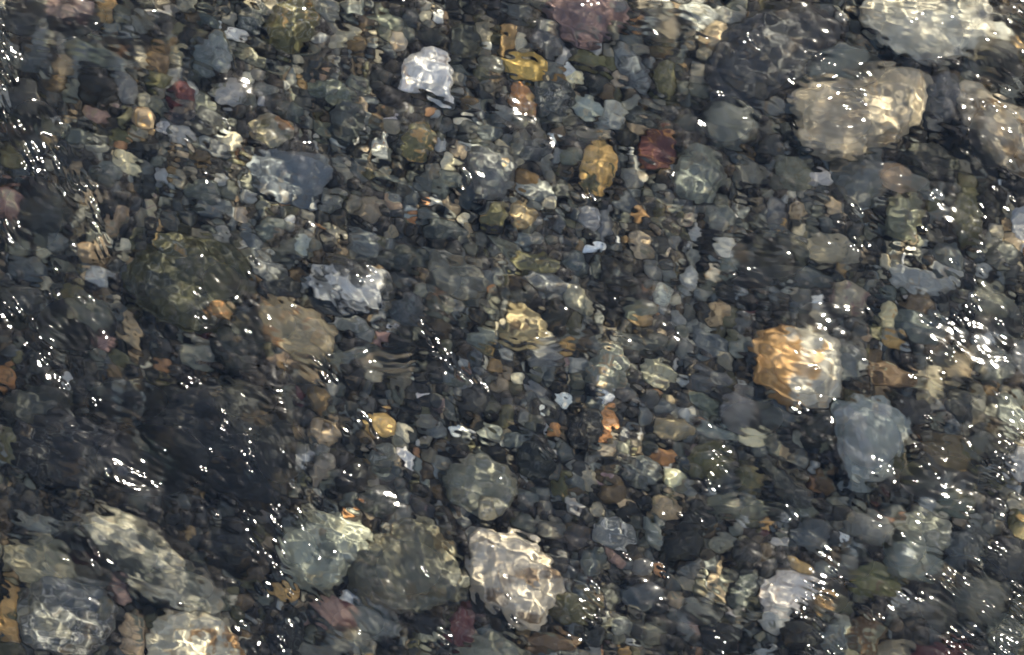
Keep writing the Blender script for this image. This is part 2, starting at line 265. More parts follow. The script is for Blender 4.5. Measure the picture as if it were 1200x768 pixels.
# ------------------------------------------------------------------ the stones, read off the photograph; shadowed hollows modelled as black K stones
# x y width height angle(clockwise degrees) colours [options] | landmark name | own label
# options: a = angular, f = flat, v = veined, b = banded, m = strongly mottled; polygon outlines follow in POLY; 490 110 U is the dark brown piece along the lower side of the white quartz
STONES = '''
78 10 58 30 5 PZ b|mauve-brown flat stone|flat mauve-brown stone cut by the top edge near the left corner
128 7 28 14 -10 YO b
186 13 34 17 0 L
163 28 25 24 30 GL
143 27 12 14 0 G
191 36 14 18 0 C
69 53 18 26 0 G
40 70 36 28 10 S|slate blue oval|smooth slate blue oval stone near the left edge in the upper corner
50 53 15 16 0 ZT
74 78 28 25 0 TO
66 96 23 18 0 UY
100 62 52 18 25 NZ b
134 70 31 14 20 ZE
165 67 19 36 0 Z
182 70 23 38 -8 UY m|amber-brown mottled stone|amber-brown mottled upright stone between beige and buff pebbles
144 103 29 35 8 BN v|ringed blue-grey pebble|round blue-grey pebble with a pale ring on its face
112 98 42 36 0 K
185 95 27 20 0 O
82 134 18 16 0 TR
117 129 33 18 10 PT m
163 137 31 25 60 TY m|orange-tan pebble|orange-tan lumpy pebble with two lobes in the upper left
165 117 17 20 0 Z
93 162 28 24 0 S
140 153 31 20 0 OU
137 168 12 12 0 S
172 170 38 17 10 K
148 193 40 28 35 EN a|cream wedge pebble|cream-yellow wedge-shaped pebble in the upper left among dark pebbles
190 150 20 16 0 LS
30 115 42 40 0 C
60 150 42 20 10 N b
20 30 32 28 0 C
15 185 32 30 0 OU
203 8 15 19 0 G
245 22 36 20 40 SL b
264 24 8 7 0 W
279 38 21 16 -20 WP|pink-white glossy pebble|small pink-white glossy pebble above the blue-grey blocky stone
256 40 21 12 0 Z
253 65 40 48 -10 BS av|blue-grey blocky stone|blocky blue-grey stone with white flecks in the upper left quarter
205 66 27 24 0 ZE
295 66 32 24 0 NC b
341 31 56 64 5 OY v|olive cobble|rounded olive-green cobble with a pale scratch at the top edge
371 47 15 13 0 L
378 13 42 28 20 GN v
354 74 17 23 0 ZE a
378 85 12 12 0 TP
350 98 11 9 0 L
306 106 31 19 -10 NO v
301 121 10 12 0 L
268 110 32 24 50 LN
242 125 31 28 0 NL
213 112 34 24 40 MC|dark maroon stone|dark maroon slanting stone left of greenish grey pebbles
215 133 38 24 0 CP
245 142 35 30 0 C
214 160 38 28 20 LZ|pale grey pebble with a glint|smooth pale grey pebble with a bright glint in the upper left
233 150 14 18 0 G
253 175 32 16 10 B
236 187 25 14 0 UY
314 154 48 40 0 ZO m|greenish-tan stone|greenish-tan stone carrying a bright orange flake
329 148 26 13 38 RY a|bright orange flake|bright orange flake lying on the greenish-tan stone
343 131 27 27 50 SN
386 100 38 24 10 N v
365 110 27 18 0 C
383 150 35 26 0 NU m
400 45 44 21 -25 ZO
300 20 28 24 0 SL v
305 45 21 19 0 C
285 150 22 30 0 K
320 80 30 16 0 C
342 208 98 62 2 SB fa|large flat slate|large flat slate-blue stone left of centre in the upper half
415 10 29 26 0 SB
450 25 40 24 15 NG
466 49 19 26 10 EN v|pale almond pebble|pale almond-shaped pebble with a white rim above left of the white quartz
418 55 23 21 0 U
495 21 14 9 0 EZ
521 22 12 10 0 T
545 50 36 46 10 C
567 35 22 25 0 ZN
498 42 42 22 0 K
500 83 64 54 0 WP mp|white quartz stone|jagged white quartz stone in the upper middle, brightest in the stream
490 110 32 15 10 U
549 120 23 16 0 UY
576 76 31 30 0 NL
612 76 56 30 15 YO|golden stone|golden yellow glowing stone right of the white quartz
610 120 34 50 -15 RY mv|rust and amber stone|rust and amber stone directly below the golden stone
540 133 40 14 0 K
588 136 19 24 -40 B
433 120 28 14 -10 S
457 142 13 10 -20 WE
449 165 17 32 10 LR b|pale and rust striped pebble|narrow pale pebble striped with rust under a tiny white one
445 138 21 18 0 UR
410 140 34 42 0 SC
490 165 36 38 0 OY m|olive-gold mottled stone|mottled olive-gold stone below the white quartz
503 133 14 9 -15 RT
472 165 20 32 0 K
521 152 28 17 0 S
555 175 36 18 10 LG m
545 145 19 12 0 LN
572 155 32 26 0 SC
590 190 8 10 0 T
405 185 12 12 0 S
420 95 31 18 0 N
400 112 30 22 0 NG v
540 82 32 20 20 S
460 112 34 24 0 K
685 25 108 62 8 PG mp|large mauve stone|large mauve-pink stone at the top edge right of centre
642 45 46 38 30 SB
660 63 18 22 0 L
722 38 19 23 0 NG
745 27 16 14 0 RU
757 30 12 13 0 L
784 35 17 21 0 ZN
738 46 27 20 0 S
775 57 38 18 0 UO m
690 70 38 22 0 ON
713 76 20 20 0 O
743 80 30 62 -32 BS ab|blue-grey wedge|blue-grey wedge-shaped stone below right of the large mauve stone
725 95 18 22 0 ZT
700 95 27 22 0 K
671 90 30 14 -15 ET
651 112 50 50 0 SK vm|dark veined stone|dark round stone with pale veins right of the rust and amber stone
689 124 36 28 20 LE v|pale shiny pebble|pale shiny pebble right of the dark veined stone
722 134 38 34 20 LB
736 160 30 26 0 K
757 135 35 26 10 CN
772 174 36 48 8 MR m|dark red stone|dark red stone in the upper middle right, the reddest of all
816 205 62 66 -40 BS m|blue-grey cobble|rounded blue-grey cobble just right of the dark red stone
700 196 46 66 5 YO m|ochre stone|large ochre-brown stone left of the dark red stone
690 158 52 20 5 ZN b
648 165 14 17 0 WT
625 178 38 24 0 SB
668 185 23 16 0 N
782 90 28 46 0 ON
905 65 160 110 -15 CS fp|smooth dark slab|broad smooth dark slab left of the sandstone boulder
818 14 42 30 20 LN b
855 18 31 25 0 L
838 42 36 28 -20 TR b
825 62 17 15 0 Z
857 143 72 54 18 GZ b|ribbed grey cobble|ribbed grey cobble below the smooth dark slab
850 116 32 14 0 G
899 118 42 22 10 GS
922 150 24 26 0 KS|round dark glassy pebble|round dark glassy pebble touching the left end of the sandstone boulder
1010 135 150 100 -10 EZ mp|sandstone boulder|big cream sandstone boulder in the upper right
975 75 84 46 -12 GC mp|mottled grey boulder|mottled grey and dark boulder above the sandstone boulder
1088 25 150 100 15 EL mbp|top grey-tan boulder|large light grey and tan boulder cut by the top edge at right
1172 155 90 110 45 ZT mbp|right-hand tan boulder|tan streaked boulder cut by the right edge in the upper corner
1185 12 36 24 10 CL b
1178 62 42 32 0 C
1172 36 30 14 0 LG
1105 118 44 62 10 SC|charcoal gap stone|dark slate stone wedged between the two upper right boulders
1090 188 82 50 0 KN
817 175 20 10 10 MR
880 205 33 40 0 GL
932 203 48 46 0 NO f|flat grey-green stone|flat grey-green stone below the round dark glassy pebble
963 210 34 28 0 LW a|whitish rough pebble|whitish rough pebble below the sandstone boulder
1012 213 62 54 0 GN f
1057 211 62 44 10 TG m|rust-tan stone|rusty tan stone fading to grey beneath the sandstone boulder's right end
10 235 42 42 0 PZ m
50 250 62 42 0 C
123 202 29 20 20 S
162 218 18 18 0 C
194 207 20 22 -30 L a
177 245 13 36 -5 ZP
132 258 22 42 20 TN m
103 290 27 21 0 TZ
115 325 32 24 50 LP b|pale curled pebble|pale curled pebble left of the big olive boulder
143 298 16 12 0 Z
35 315 46 32 0 SC
55 293 25 22 0 ZC
105 365 58 36 20 NG b
85 343 32 20 0 O
218 330 145 120 10 OC mp|big olive boulder|big dark olive boulder left of centre, mossy and rounded
205 287 48 26 20 OY v
28 352 52 42 0 C
157 391 48 15 68 TY a|ochre sliver|narrow ochre sliver of stone below left of the big olive boulder
240 225 36 29 0 S
250 243 32 20 0 BT
275 230 10 12 0 T
281 250 23 20 0 ZN
297 280 38 22 50 BL a|light blue-grey wedge|light blue-grey wedge pebble right of the big olive boulder
320 265 27 18 0 GN
350 287 22 16 0 L
373 265 18 14 0 RU
388 235 28 25 0 GN v
392 275 24 22 0 ZG v
315 310 52 32 10 SC
330 338 58 30 0 K
258 365 31 23 0 UR m
278 378 18 14 0 TE b
345 386 104 58 22 TR mb|tan and rust boulder|tan and rust streaked stone left of the black-and-white mottled stone
413 335 104 56 15 WK mp|black-and-white mottled stone|black-and-white mottled stone left of centre
388 356 46 25 30 SG
408 378 36 26 0 GL m
335 290 32 18 0 N
430 198 18 8 0 TP a
458 203 32 19 0 SB
530 196 21 8 0 E a
528 212 29 24 0 NS
490 223 12 9 0 W
535 229 19 9 20 TP a
455 238 26 15 42 TE a|peach chip|bright peach-coloured chip below right of the large flat slate
432 238 21 15 0 TU
483 248 21 10 0 LZ
483 257 14 8 0 R
470 222 29 20 0 C
505 232 14 12 0 RU
505 253 36 18 0 SC
550 268 15 30 10 TN v
525 270 44 22 10 C b
580 252 27 29 0 OY
610 252 30 36 0 TY m|tan pebble with an orange heart|tan pebble with an orange centre in the upper middle
575 202 66 58 0 SB m|dark blue mottled cobble|dark blue mottled cobble left of the ochre stone
425 285 42 24 40 BG b
453 272 25 14 0 TN
470 303 72 32 0 C
537 326 70 46 20 GS bm|streaked grey cobble|streaked grey cobble right of the black-and-white mottled stone
574 334 8 14 0 R
478 368 38 42 -30 SB b
463 379 17 10 0 EP
590 290 42 18 40 NT b
580 355 14 18 0 EN
628 222 46 22 20 BL
660 220 27 21 0 C
690 254 35 29 30 LW|bright pale-grey pebble|bright pale-grey pebble just below the ochre stone
710 262 19 38 10 B
694 291 25 12 -10 WE
752 286 21 38 -5 ZN|upright beige pebble|upright beige pebble in the middle right of the centre
768 277 14 8 0 Z
775 293 13 7 0 E
750 250 23 12 20 YT
733 240 26 20 0 S
745 208 36 28 0 GB
672 308 38 28 0 S
725 320 38 38 0 KS
640 333 52 25 10 BL m
676 355 46 28 42 ZN m
650 370 34 34 0 KU
617 380 44 48 0 TU m|tan and brown mottled stone|tan and brown mottled stone near the middle of the stream bed
772 348 23 30 15 L b|pale twisted pebble|pale twisted pebble touching a tiny orange one
763 366 8 14 0 R|tiny orange pebble|tiny vivid orange pebble at the foot of the pale twisted one
748 364 31 22 0 NG
620 282 34 16 0 BL
625 310 52 30 0 OC
790 240 21 14 0 G
845 257 39 40 0 BS|round blue-grey pebble|smooth round blue-grey pebble below the blue-grey cobble
866 243 15 15 0 GL v
872 264 23 20 0 CS
817 272 16 19 0 L
808 256 18 15 0 ZP
807 288 13 12 0 B v
839 321 18 24 -15 EY a|pale yellow chip|pale yellow angular chip in the right half above the middle
810 327 30 36 0 LB
826 321 13 12 0 K
842 298 15 9 0 L
856 312 22 27 0 G
843 369 22 32 0 TU m
827 372 18 27 0 K
881 368 21 12 0 MP
908 247 23 31 0 S
917 262 6 21 0 YO
935 250 23 18 0 TU m
936 285 17 14 0 G
900 320 72 38 5 C b
970 290 46 36 0 ZG m
988 306 22 13 0 ZP
995 350 52 42 30 ZP m|pinkish-beige mottled stone|pinkish-beige mottled stone above the cream chip on the right
948 322 50 30 0 S
1084 327 72 36 8 LG fp|smooth oblong grey stone|smooth oblong light grey stone on the right above the middle
1083 297 25 12 0 G
1060 258 44 50 0 NG
1130 250 42 62 0 ON m
1108 300 27 38 0 S
1047 376 26 34 5 EY a|cream-yellow block|angular cream-yellow block on the right below the oblong grey stone
1048 346 31 21 0 S
1062 356 8 9 0 L
1078 358 26 22 0 UO
1197 270 22 52 0 L
1175 300 42 32 0 CG
1080 388 50 40 0 SC
1160 240 38 50 0 K
1160 350 62 42 0 NC b
6 441 24 30 0 RU|orange pebble on the left edge|orange-brown pebble cut by the left edge at mid height
17 422 15 17 0 O
122 400 31 23 0 PC
147 420 36 19 10 ON
124 425 17 15 0 S
231 413 48 38 0 NG fa|grey-green flat slab|flat grey-green slab below the big olive boulder
40 478 72 52 0 C
80 525 140 84 10 KC f|black sunken stone|broad black sunken stone in the lower left
190 445 26 12 10 OZ
12 520 32 42 0 OU
262 520 150 112 35 CK bfp|dark sunken boulder|large dark sunken boulder left of centre in the lower half
215 543 120 22 32 NZ ba|pale streaked ridge stone|long pale green streaked stone slanting over the dark boulder
276 408 64 60 20 KU b
335 424 54 15 -5 TY b
365 442 25 12 0 TY
371 470 22 29 0 UY|chestnut pebble|round chestnut-brown pebble left of the golden pebble
350 467 14 18 0 MP
335 486 15 32 0 NZ
378 507 40 34 0 TU vm
356 533 32 11 0 L
375 552 34 22 -50 ZE
315 500 25 38 0 UC
332 562 38 32 0 SB
446 497 31 35 -5 YE|golden pebble|glowing golden pebble left of centre below the middle
458 386 15 8 0 W
450 395 21 14 0 PT
452 426 74 20 5 TU b
420 413 42 15 -20 NL b
472 402 34 38 0 K
565 395 38 27 0 GB
567 413 31 20 0 OY
490 442 17 7 0 L
498 463 21 9 0 WG a
517 473 22 11 0 PC
511 504 27 18 0 BL
541 501 22 13 -8 W a|white triangular chip|small white triangular chip in the lower middle
576 503 23 19 20 GZ
590 502 10 18 -10 TU
446 529 22 18 -25 GL
432 542 17 16 0 UY
474 537 34 17 50 WL a|white slanted pebble|white slanted pebble below the golden pebble
489 530 14 12 0 RU
493 556 38 15 60 GS a|long grey finger pebble|long slanted grey finger-shaped pebble beside the rough greenish cobble
512 552 22 15 60 LN
465 549 16 10 30 ZN
447 558 25 22 0 S
415 562 44 40 0 K
485 508 15 16 0 C
494 514 9 10 0 L
564 568 80 72 0 ZN mvp|rough greenish cobble|rough greenish-grey cobble in the lower middle
560 470 32 26 0 C
535 450 42 16 5 N b
665 408 18 20 0 YT
640 417 42 24 0 BG b
605 445 14 17 0 ET
666 427 14 9 0 PT
750 402 62 28 12 CS f|long charcoal stone|long smooth charcoal stone above the oval buff pebble
712 434 50 54 20 GT mv|grey stone with yellow rim|mottled grey stone with a yellowish rim left of the oval buff pebble
771 436 48 33 22 ZG m|oval buff pebble|oval buff pebble with a pinkish face right of the middle
628 457 36 19 15 G fa
642 474 24 13 30 G a
665 466 25 18 8 WB a|bluish white chip|bluish white angular chip in the lower middle
710 463 21 17 20 WL
732 460 25 22 0 S
767 461 14 10 10 RT
784 470 15 14 0 T
633 484 12 10 0 W
649 504 17 19 0 RY|orange-brown pebble|small orange-brown pebble below the bluish white chip
637 502 6 7 0 L
711 495 19 44 15 RE ba|orange and white sliver|orange and white banded sliver on the side of a black stone
690 500 38 50 10 KC
702 533 54 11 -38 GN
785 505 44 28 5 TZ m
777 535 26 20 20 RY
750 551 46 38 10 SB m|dull blue stone|dull slate blue stone below the orange-brown pebbles
788 560 28 24 0 EW
628 540 36 54 -35 K|smooth black stone|smooth jet-black stone right of the rough greenish cobble
652 532 17 9 15 WP
662 570 20 32 8 OY|olive green pebble|small olive green pebble right of the smooth black stone
708 560 36 10 45 PL
730 505 13 17 0 BL
610 512 38 20 15 S
683 548 30 18 -20 C
932 428 106 86 10 YL mp|gold and cream stone|large gold and cream stone in the right half, half orange
992 424 54 42 15 GL|smooth grey neighbour stone|smooth grey stone against the right side of the gold and cream stone
834 404 50 38 20 SB fa|flat slate-blue stone|flat angular slate-blue stone left of the gold and cream stone
820 418 18 8 5 K
870 406 21 22 0 G
830 445 52 26 10 S
868 478 42 52 -15 GB vm|veined grey stone|veined smoky-grey stone below left of the gold and cream stone
825 470 44 22 20 NG b
842 507 58 25 10 B m
885 512 30 26 0 EO m
905 466 15 10 20 TE
957 500 46 46 20 K|charcoal wedge stone|black wedge stone left of the large pale blue-grey stone
967 517 16 24 0 N
1020 515 92 108 0 BL mp|large pale blue-grey stone|large pale blue-grey stone in the right half below the middle
976 534 19 19 0 CS
915 490 42 20 5 S m
915 526 26 9 15 TU
880 563 36 32 0 OC|round olive stone|round dark olive stone with a pale rim in the lower right
922 565 76 32 42 CN b
968 560 30 32 0 UN m
830 540 52 42 0 ON m
1018 397 23 18 0 TY
1053 402 20 22 0 YO
1088 437 37 12 0 ZU
1088 458 25 27 5 ZE b|beige layered block|beige layered block-shaped stone on the right
1104 477 14 30 5 TU
1124 431 30 34 20 TU b|tan streaked stone|tan and brown streaked stone right of the beige layered block
1165 432 46 36 25 GS v
1045 441 62 26 15 UN b
1070 480 46 36 0 CS
1130 472 52 42 0 C
1190 482 40 46 0 B
1197 545 25 52 0 L
1058 547 32 36 0 OT m
1110 527 72 42 0 UO m
1150 520 32 27 0 N
172 652 160 78 32 ZN mbp|pale slanting slab|pale slanting slab in the lower left
158 654 84 22 34 CN f|dark streak stone|long dark stone lying across the pale slanting slab
42 618 62 24 10 GC b
52 664 104 56 22 ZN mb|beige mottled stone|beige mottled stone by the left edge low down
11 722 28 86 0 YO m|yellow-olive edge stone|tall yellow-olive stone cut by the left edge at the bottom
80 722 112 98 0 SN vmb|swirled blue-grey boulder|large swirled blue-grey boulder at the bottom left
142 688 38 34 20 PG a|mauve-grey stone|mauve-grey angular stone right of the swirled boulder
160 745 44 56 10 TN mb
194 697 18 10 25 PT
122 712 20 34 0 N
45 752 13 34 0 T
230 752 104 78 10 ER mp|cream and rust boulder|cream boulder with a rust patch at the bottom left
270 640 72 50 20 K b
377 645 106 88 0 NL mp|pale green mottled cobble|pale green and white mottled cobble in the lower left middle
334 693 34 24 20 YU|ochre glittering pebble|ochre pebble under the glitter, left of the mauve-pink stone
395 716 52 34 40 PM m|mauve-pink stone|mauve-pink stone at the bottom left of centre
340 738 50 46 0 K
440 725 66 32 38 GN bv
378 761 62 20 0 G
345 728 16 8 0 L
283 706 24 20 0 UY
240 706 60 16 10 NU
318 592 42 34 0 BC
480 666 142 112 0 ON mp|large olive-grey cobble|large rounded olive-grey cobble at the bottom middle
415 599 12 11 0 R
410 651 20 18 0 LZ
440 590 42 36 0 CS
470 588 19 17 0 S
495 596 38 24 30 CP
458 613 17 12 0 B
572 596 22 28 0 ZN v
600 678 108 120 0 EU mp|cream mottled stone|cream and brown lumpy mottled stone at the bottom middle
540 737 30 52 10 MP m|dull red stone|dull red stone between the olive-grey and cream mottled stones
533 690 34 36 0 SC
515 703 29 16 0 BL
497 732 42 30 0 KC
507 747 28 24 0 ZN m
574 748 30 24 20 SB
592 736 25 30 -20 KS
645 622 33 26 0 NG
675 630 35 30 0 C
650 658 28 32 0 CS
718 624 50 42 10 BW vm|white-veined blue stone|blue stone laced with white veins at the bottom right of centre
770 624 46 24 50 GL
693 662 34 34 20 BG
647 693 22 20 0 LB
750 668 23 20 0 GB
770 671 19 14 -15 R|bright orange pebble|bright orange pebble above the dark blue egg stone
750 701 44 34 -8 SB|dark blue egg stone|egg-shaped dark blue stone at the bottom right of centre
715 703 31 30 0 C
672 714 52 38 0 ON m
664 672 21 18 0 S
720 656 32 13 40 PU
763 741 29 26 0 NZ
740 757 14 10 0 L
735 588 23 13 20 TP
790 704 27 20 0 TN m
800 636 60 40 -35 K
782 592 38 38 0 TO m
695 747 30 26 0 K
648 752 60 28 0 UN m
618 586 32 24 0 S
730 737 30 24 0 S
672 590 26 13 42 L
921 697 62 46 0 WP p|white pinkish stone|smooth white pinkish stone in the lower right
915 724 42 34 0 LN
875 690 21 36 5 S v
847 666 16 18 0 TZ
848 686 34 12 52 TE
815 665 31 24 0 SB
868 594 80 28 5 NZ m
890 607 42 11 3 K
925 603 26 12 10 LW
945 600 25 25 0 NL
950 628 44 34 0 S|dusky blue stone|dusky blue stone above the white pinkish stone
987 632 16 13 0 WE
916 638 34 20 0 L a
895 628 17 10 0 MP
898 618 15 10 0 YE
848 636 32 25 0 NG m
875 652 31 34 0 KC
893 652 16 25 0 UO
935 668 32 17 35 YR
965 671 24 23 0 BP
864 715 21 12 0 L
812 738 27 15 42 PL
825 714 54 24 22 GC b
845 747 50 38 0 K|black bottom-edge stone|black stone at the bottom edge in the right half, beneath a line of glints
940 742 44 48 0 K
977 746 46 42 0 BS
962 706 31 20 0 YN m
900 766 26 10 0 L
820 610 44 28 0 KS
1040 602 42 20 5 PR
1022 618 60 48 0 GZ m
1085 620 58 48 30 GL m
1072 655 62 60 20 BL|cloudy blue-white stone|cloudy blue-white stone with a white spot in the lower right
1065 649 19 11 32 W
1135 640 50 48 0 SC
1182 652 46 58 0 CS
1196 620 22 52 0 OY
1030 682 62 42 0 OU m
1003 646 15 17 0 LZ
1080 712 54 24 0 GN b
1092 768 90 30 -5 MP|dull red bottom-edge stone|dull red stone at the bottom edge in the lower right corner
1012 745 50 48 0 UN m
1150 702 62 50 0 NS m
1120 592 42 30 0 NO m
1170 592 32 24 0 CU
1180 742 50 48 0 NC m
1112 671 32 15 20 TN
'''
# traced outlines in photograph pixels
POLY = {
'white quartz stone': [(467,84),(470,70),(486,62),(499,54),(513,56),(523,66),(530,80),(530,96),(528,106),(533,118),(534,126),(522,121),(513,114),(503,109),(490,108),(476,111),(465,105),(467,93)],
'large mauve stone': [(630,4),(655,-14),(715,-14),(740,6),(736,30),(714,44),(702,58),(674,55),(660,40),(643,22)],
'smooth dark slab': [(830,66),(848,32),(885,12),(940,8),(978,24),(992,46),(962,60),(944,90),(918,105),(884,120),(842,116),(824,94)],
'sandstone boulder': [(920,112),(940,101),(975,95),(1010,88),(1035,78),(1060,79),(1086,88),(1091,110),(1082,135),(1064,150),(1046,165),(1020,172),(1005,182),(985,186),(960,178),(942,172),(934,155),(938,135)],
'mottled grey boulder': [(932,74),(955,60),(985,50),(1012,50),(1024,64),(1012,82),(985,94),(960,100),(938,100)],
'top grey-tan boulder': [(1008,10),(1030,-22),(1150,-22),(1166,8),(1162,40),(1142,58),(1122,66),(1102,78),(1076,75),(1055,60),(1030,46),(1012,30)],
'right-hand tan boulder': [(1122,98),(1142,92),(1162,108),(1187,118),(1225,138),(1225,215),(1184,206),(1160,182),(1140,162),(1128,146),(1120,120)],
'big olive boulder': [(145,322),(165,296),(200,276),(246,273),(284,298),(291,330),(276,360),(256,386),(220,391),(188,377),(158,352)],
'black-and-white mottled stone': [(361,322),(378,310),(400,306),(428,311),(452,322),(468,341),(456,354),(440,364),(414,363),(394,352),(374,342)],
'smooth oblong grey stone': [(1046,311),(1062,306),(1080,312),(1098,308),(1116,311),(1118,330),(1106,342),(1088,347),(1066,341),(1054,328)],
'dark sunken boulder': [(178,452),(240,440),(300,452),(336,498),(348,560),(332,602),(292,602),(250,577),(208,542),(172,502)],
'rough greenish cobble': [(527,545),(545,538),(560,532),(576,535),(592,547),(602,560),(606,580),(592,600),(570,609),(545,602),(528,590),(523,565)],
'gold and cream stone': [(874,402),(900,388),(930,383),(962,390),(980,400),(988,425),(986,450),(976,466),(955,477),(925,477),(900,457),(884,441),(888,424)],
'large pale blue-grey stone': [(974,470),(1000,462),(1040,463),(1063,480),(1068,505),(1061,526),(1046,541),(1036,561),(1010,569),(990,556),(981,530),(977,500)],
'pale slanting slab': [(88,612),(118,602),(147,597),(168,616),(198,640),(228,668),(254,694),(266,716),(232,722),(182,702),(142,667),(112,640)],
'cream and rust boulder': [(180,742),(189,722),(214,717),(240,715),(258,721),(271,740),(288,778),(240,800),(186,792),(177,762)],
'pale green mottled cobble': [(324,642),(343,613),(374,600),(400,601),(426,614),(432,635),(421,656),(406,676),(385,691),(354,687),(334,671)],
'large olive-grey cobble': [(411,662),(420,640),(445,622),(475,609),(506,611),(531,634),(547,660),(554,680),(546,700),(522,706),(497,719),(465,723),(434,709),(415,686)],
'cream mottled stone': [(546,640),(556,625),(575,617),(600,621),(626,631),(641,650),(653,672),(656,695),(649,712),(634,740),(609,736),(590,716),(565,706),(554,685),(547,660)],
'white pinkish stone': [(889,697),(895,682),(910,675),(935,677),(957,683),(952,699),(936,713),(920,723),(901,715)],
}

COL = {k: ((c[0] * 1.02, c[1] * 1.01, c[2] * (.89 if k in 'KCSBPG' else .95)), w) for k, (c, w) in COL.items()}  # blue lowered in the stone colours to offset the skylight's cast
OWN = {   # colours of single stones where the letter codes are too coarse
 'golden stone': ((.72, .48, .14), (.34, .22, .08)), 'golden pebble': ((.80, .52, .19), (.75, .60, .38)),
 'white quartz stone': ((.92, .86, .79), (.50, .36, .30)), 'large pale blue-grey stone': ((.27, .29, .272), (.36, .36, .34)),
 'cream mottled stone': ((.56, .49, .38), (.24, .17, .11)), 'sandstone boulder': ((.58, .48, .33), (.38, .33, .25)),
 'top grey-tan boulder': ((.50, .46, .37), (.30, .28, .24)), 'right-hand tan boulder': ((.46, .39, .28), (.24, .17, .10)),
 'large olive-grey cobble': ((.145, .14, .10), (.10, .10, .082)), 'pale green mottled cobble': ((.34, .34, .265), (.13, .14, .11)),
 'large flat slate': ((.165, .18, .185), (.12, .13, .135)), 'gold and cream stone': ((.50, .29, .115), (.50, .46, .37)), 'smooth oblong grey stone': ((.33, .33, .30), (.26, .26, .24)),
 'pale slanting slab': ((.36, .33, .25), (.13, .13, .10)), 'big olive boulder': ((.070, .068, .038), (.05, .052, .04)),
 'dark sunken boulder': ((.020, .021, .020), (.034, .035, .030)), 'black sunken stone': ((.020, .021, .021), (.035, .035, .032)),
 'cream and rust boulder': ((.56, .50, .37), (.36, .21, .09)), 'white pinkish stone': ((.74, .66, .58), (.55, .46, .40)),
 'smooth dark slab': ((.050, .052, .053), (.065, .066, .066)), 'rough greenish cobble': ((.24, .235, .17), (.12, .12, .09)),
 'black-and-white mottled stone': ((.60, .59, .54), (.05, .052, .05)), 'large mauve stone': ((.25, .165, .15), (.20, .185, .16)), 'swirled blue-grey boulder': ((.12, .125, .115), (.21, .20, .155)),
}
PATCH = {'rust-tan stone': .50, 'cream and rust boulder': .56, 'gold and cream stone': .50, 'white quartz stone': .62,
         'black-and-white mottled stone': .47, 'cream mottled stone': .54, 'large mauve stone': .56, 'sandstone boulder': .46,
         'golden pebble': .6, 'large pale blue-grey stone': .5, 'white pinkish stone': .6}

def parse():
    out = []
    for ln in STONES.strip().splitlines():
        f = ln.split('|'); t = f[0].split()
        x, y, w, h, a = map(float, t[:5])
        out.append(dict(x=x, y=y, w=w, h=h, a=a, col=t[5], opt=t[6] if len(t) > 6 else '',
                        mark=f[1] if len(f) > 1 else None, label=f[2] if len(f) > 2 else None))
    return out

S = parse()
marks = [s for s in S if s['mark']]

# ---- labels for the stones without one of their own: look plus the landmark they lie beside
def direction(dx, dy):
    k = int(round(math.degrees(math.atan2(dy, dx)) / 45)) % 8
    return ['right of', 'below right of', 'below', 'below left of', 'left of', 'above left of', 'above', 'above right of'][k]

def look(s):
    c = s['col']; w1 = COL[c[0]][1]
    m = max(s['w'], s['h']); r = m / min(s['w'], s['h'])
    size = 'tiny' if m < 13 else 'small' if m < 22 else 'medium' if m < 34 else 'large' if m > 50 else ''
    if len(c) > 1 and c[1] != c[0] and ('m' in s['opt'] or 'b' in s['opt'] or 'v' in s['opt']):
        w1 += ' and ' + COL[c[1]][1]
    kind = 'banded' if 'b' in s['opt'] else 'veined' if 'v' in s['opt'] else 'mottled' if 'm' in s['opt'] else 'angular' if 'a' in s['opt'] else ''
    form = 'elongated' if r > 1.75 else 'oval' if r > 1.25 else 'rounded'
    return ' '.join(x for x in (size, kind, w1, form, 'stone' if m >= 30 else 'pebble') if x)

used = {s['label'] for s in S if s['label']}
for s in S:
    if s['label']: continue
    near = sorted(marks, key=lambda q: math.hypot(q['x'] - s['x'], q['y'] - s['y']))[:6]
    cand = [look(s) + ' ' + direction(s['x'] - q['x'], s['y'] - q['y']) + ' the ' + q['mark'] for q in near]
    cand += [c.replace(' pebble ', ' pebble farther ').replace(' stone ', ' stone farther ', 1) for c in cand]
    for c in cand:
        if c not in used and len(c.split()) <= 16: break
    s['label'] = c; used.add(c)

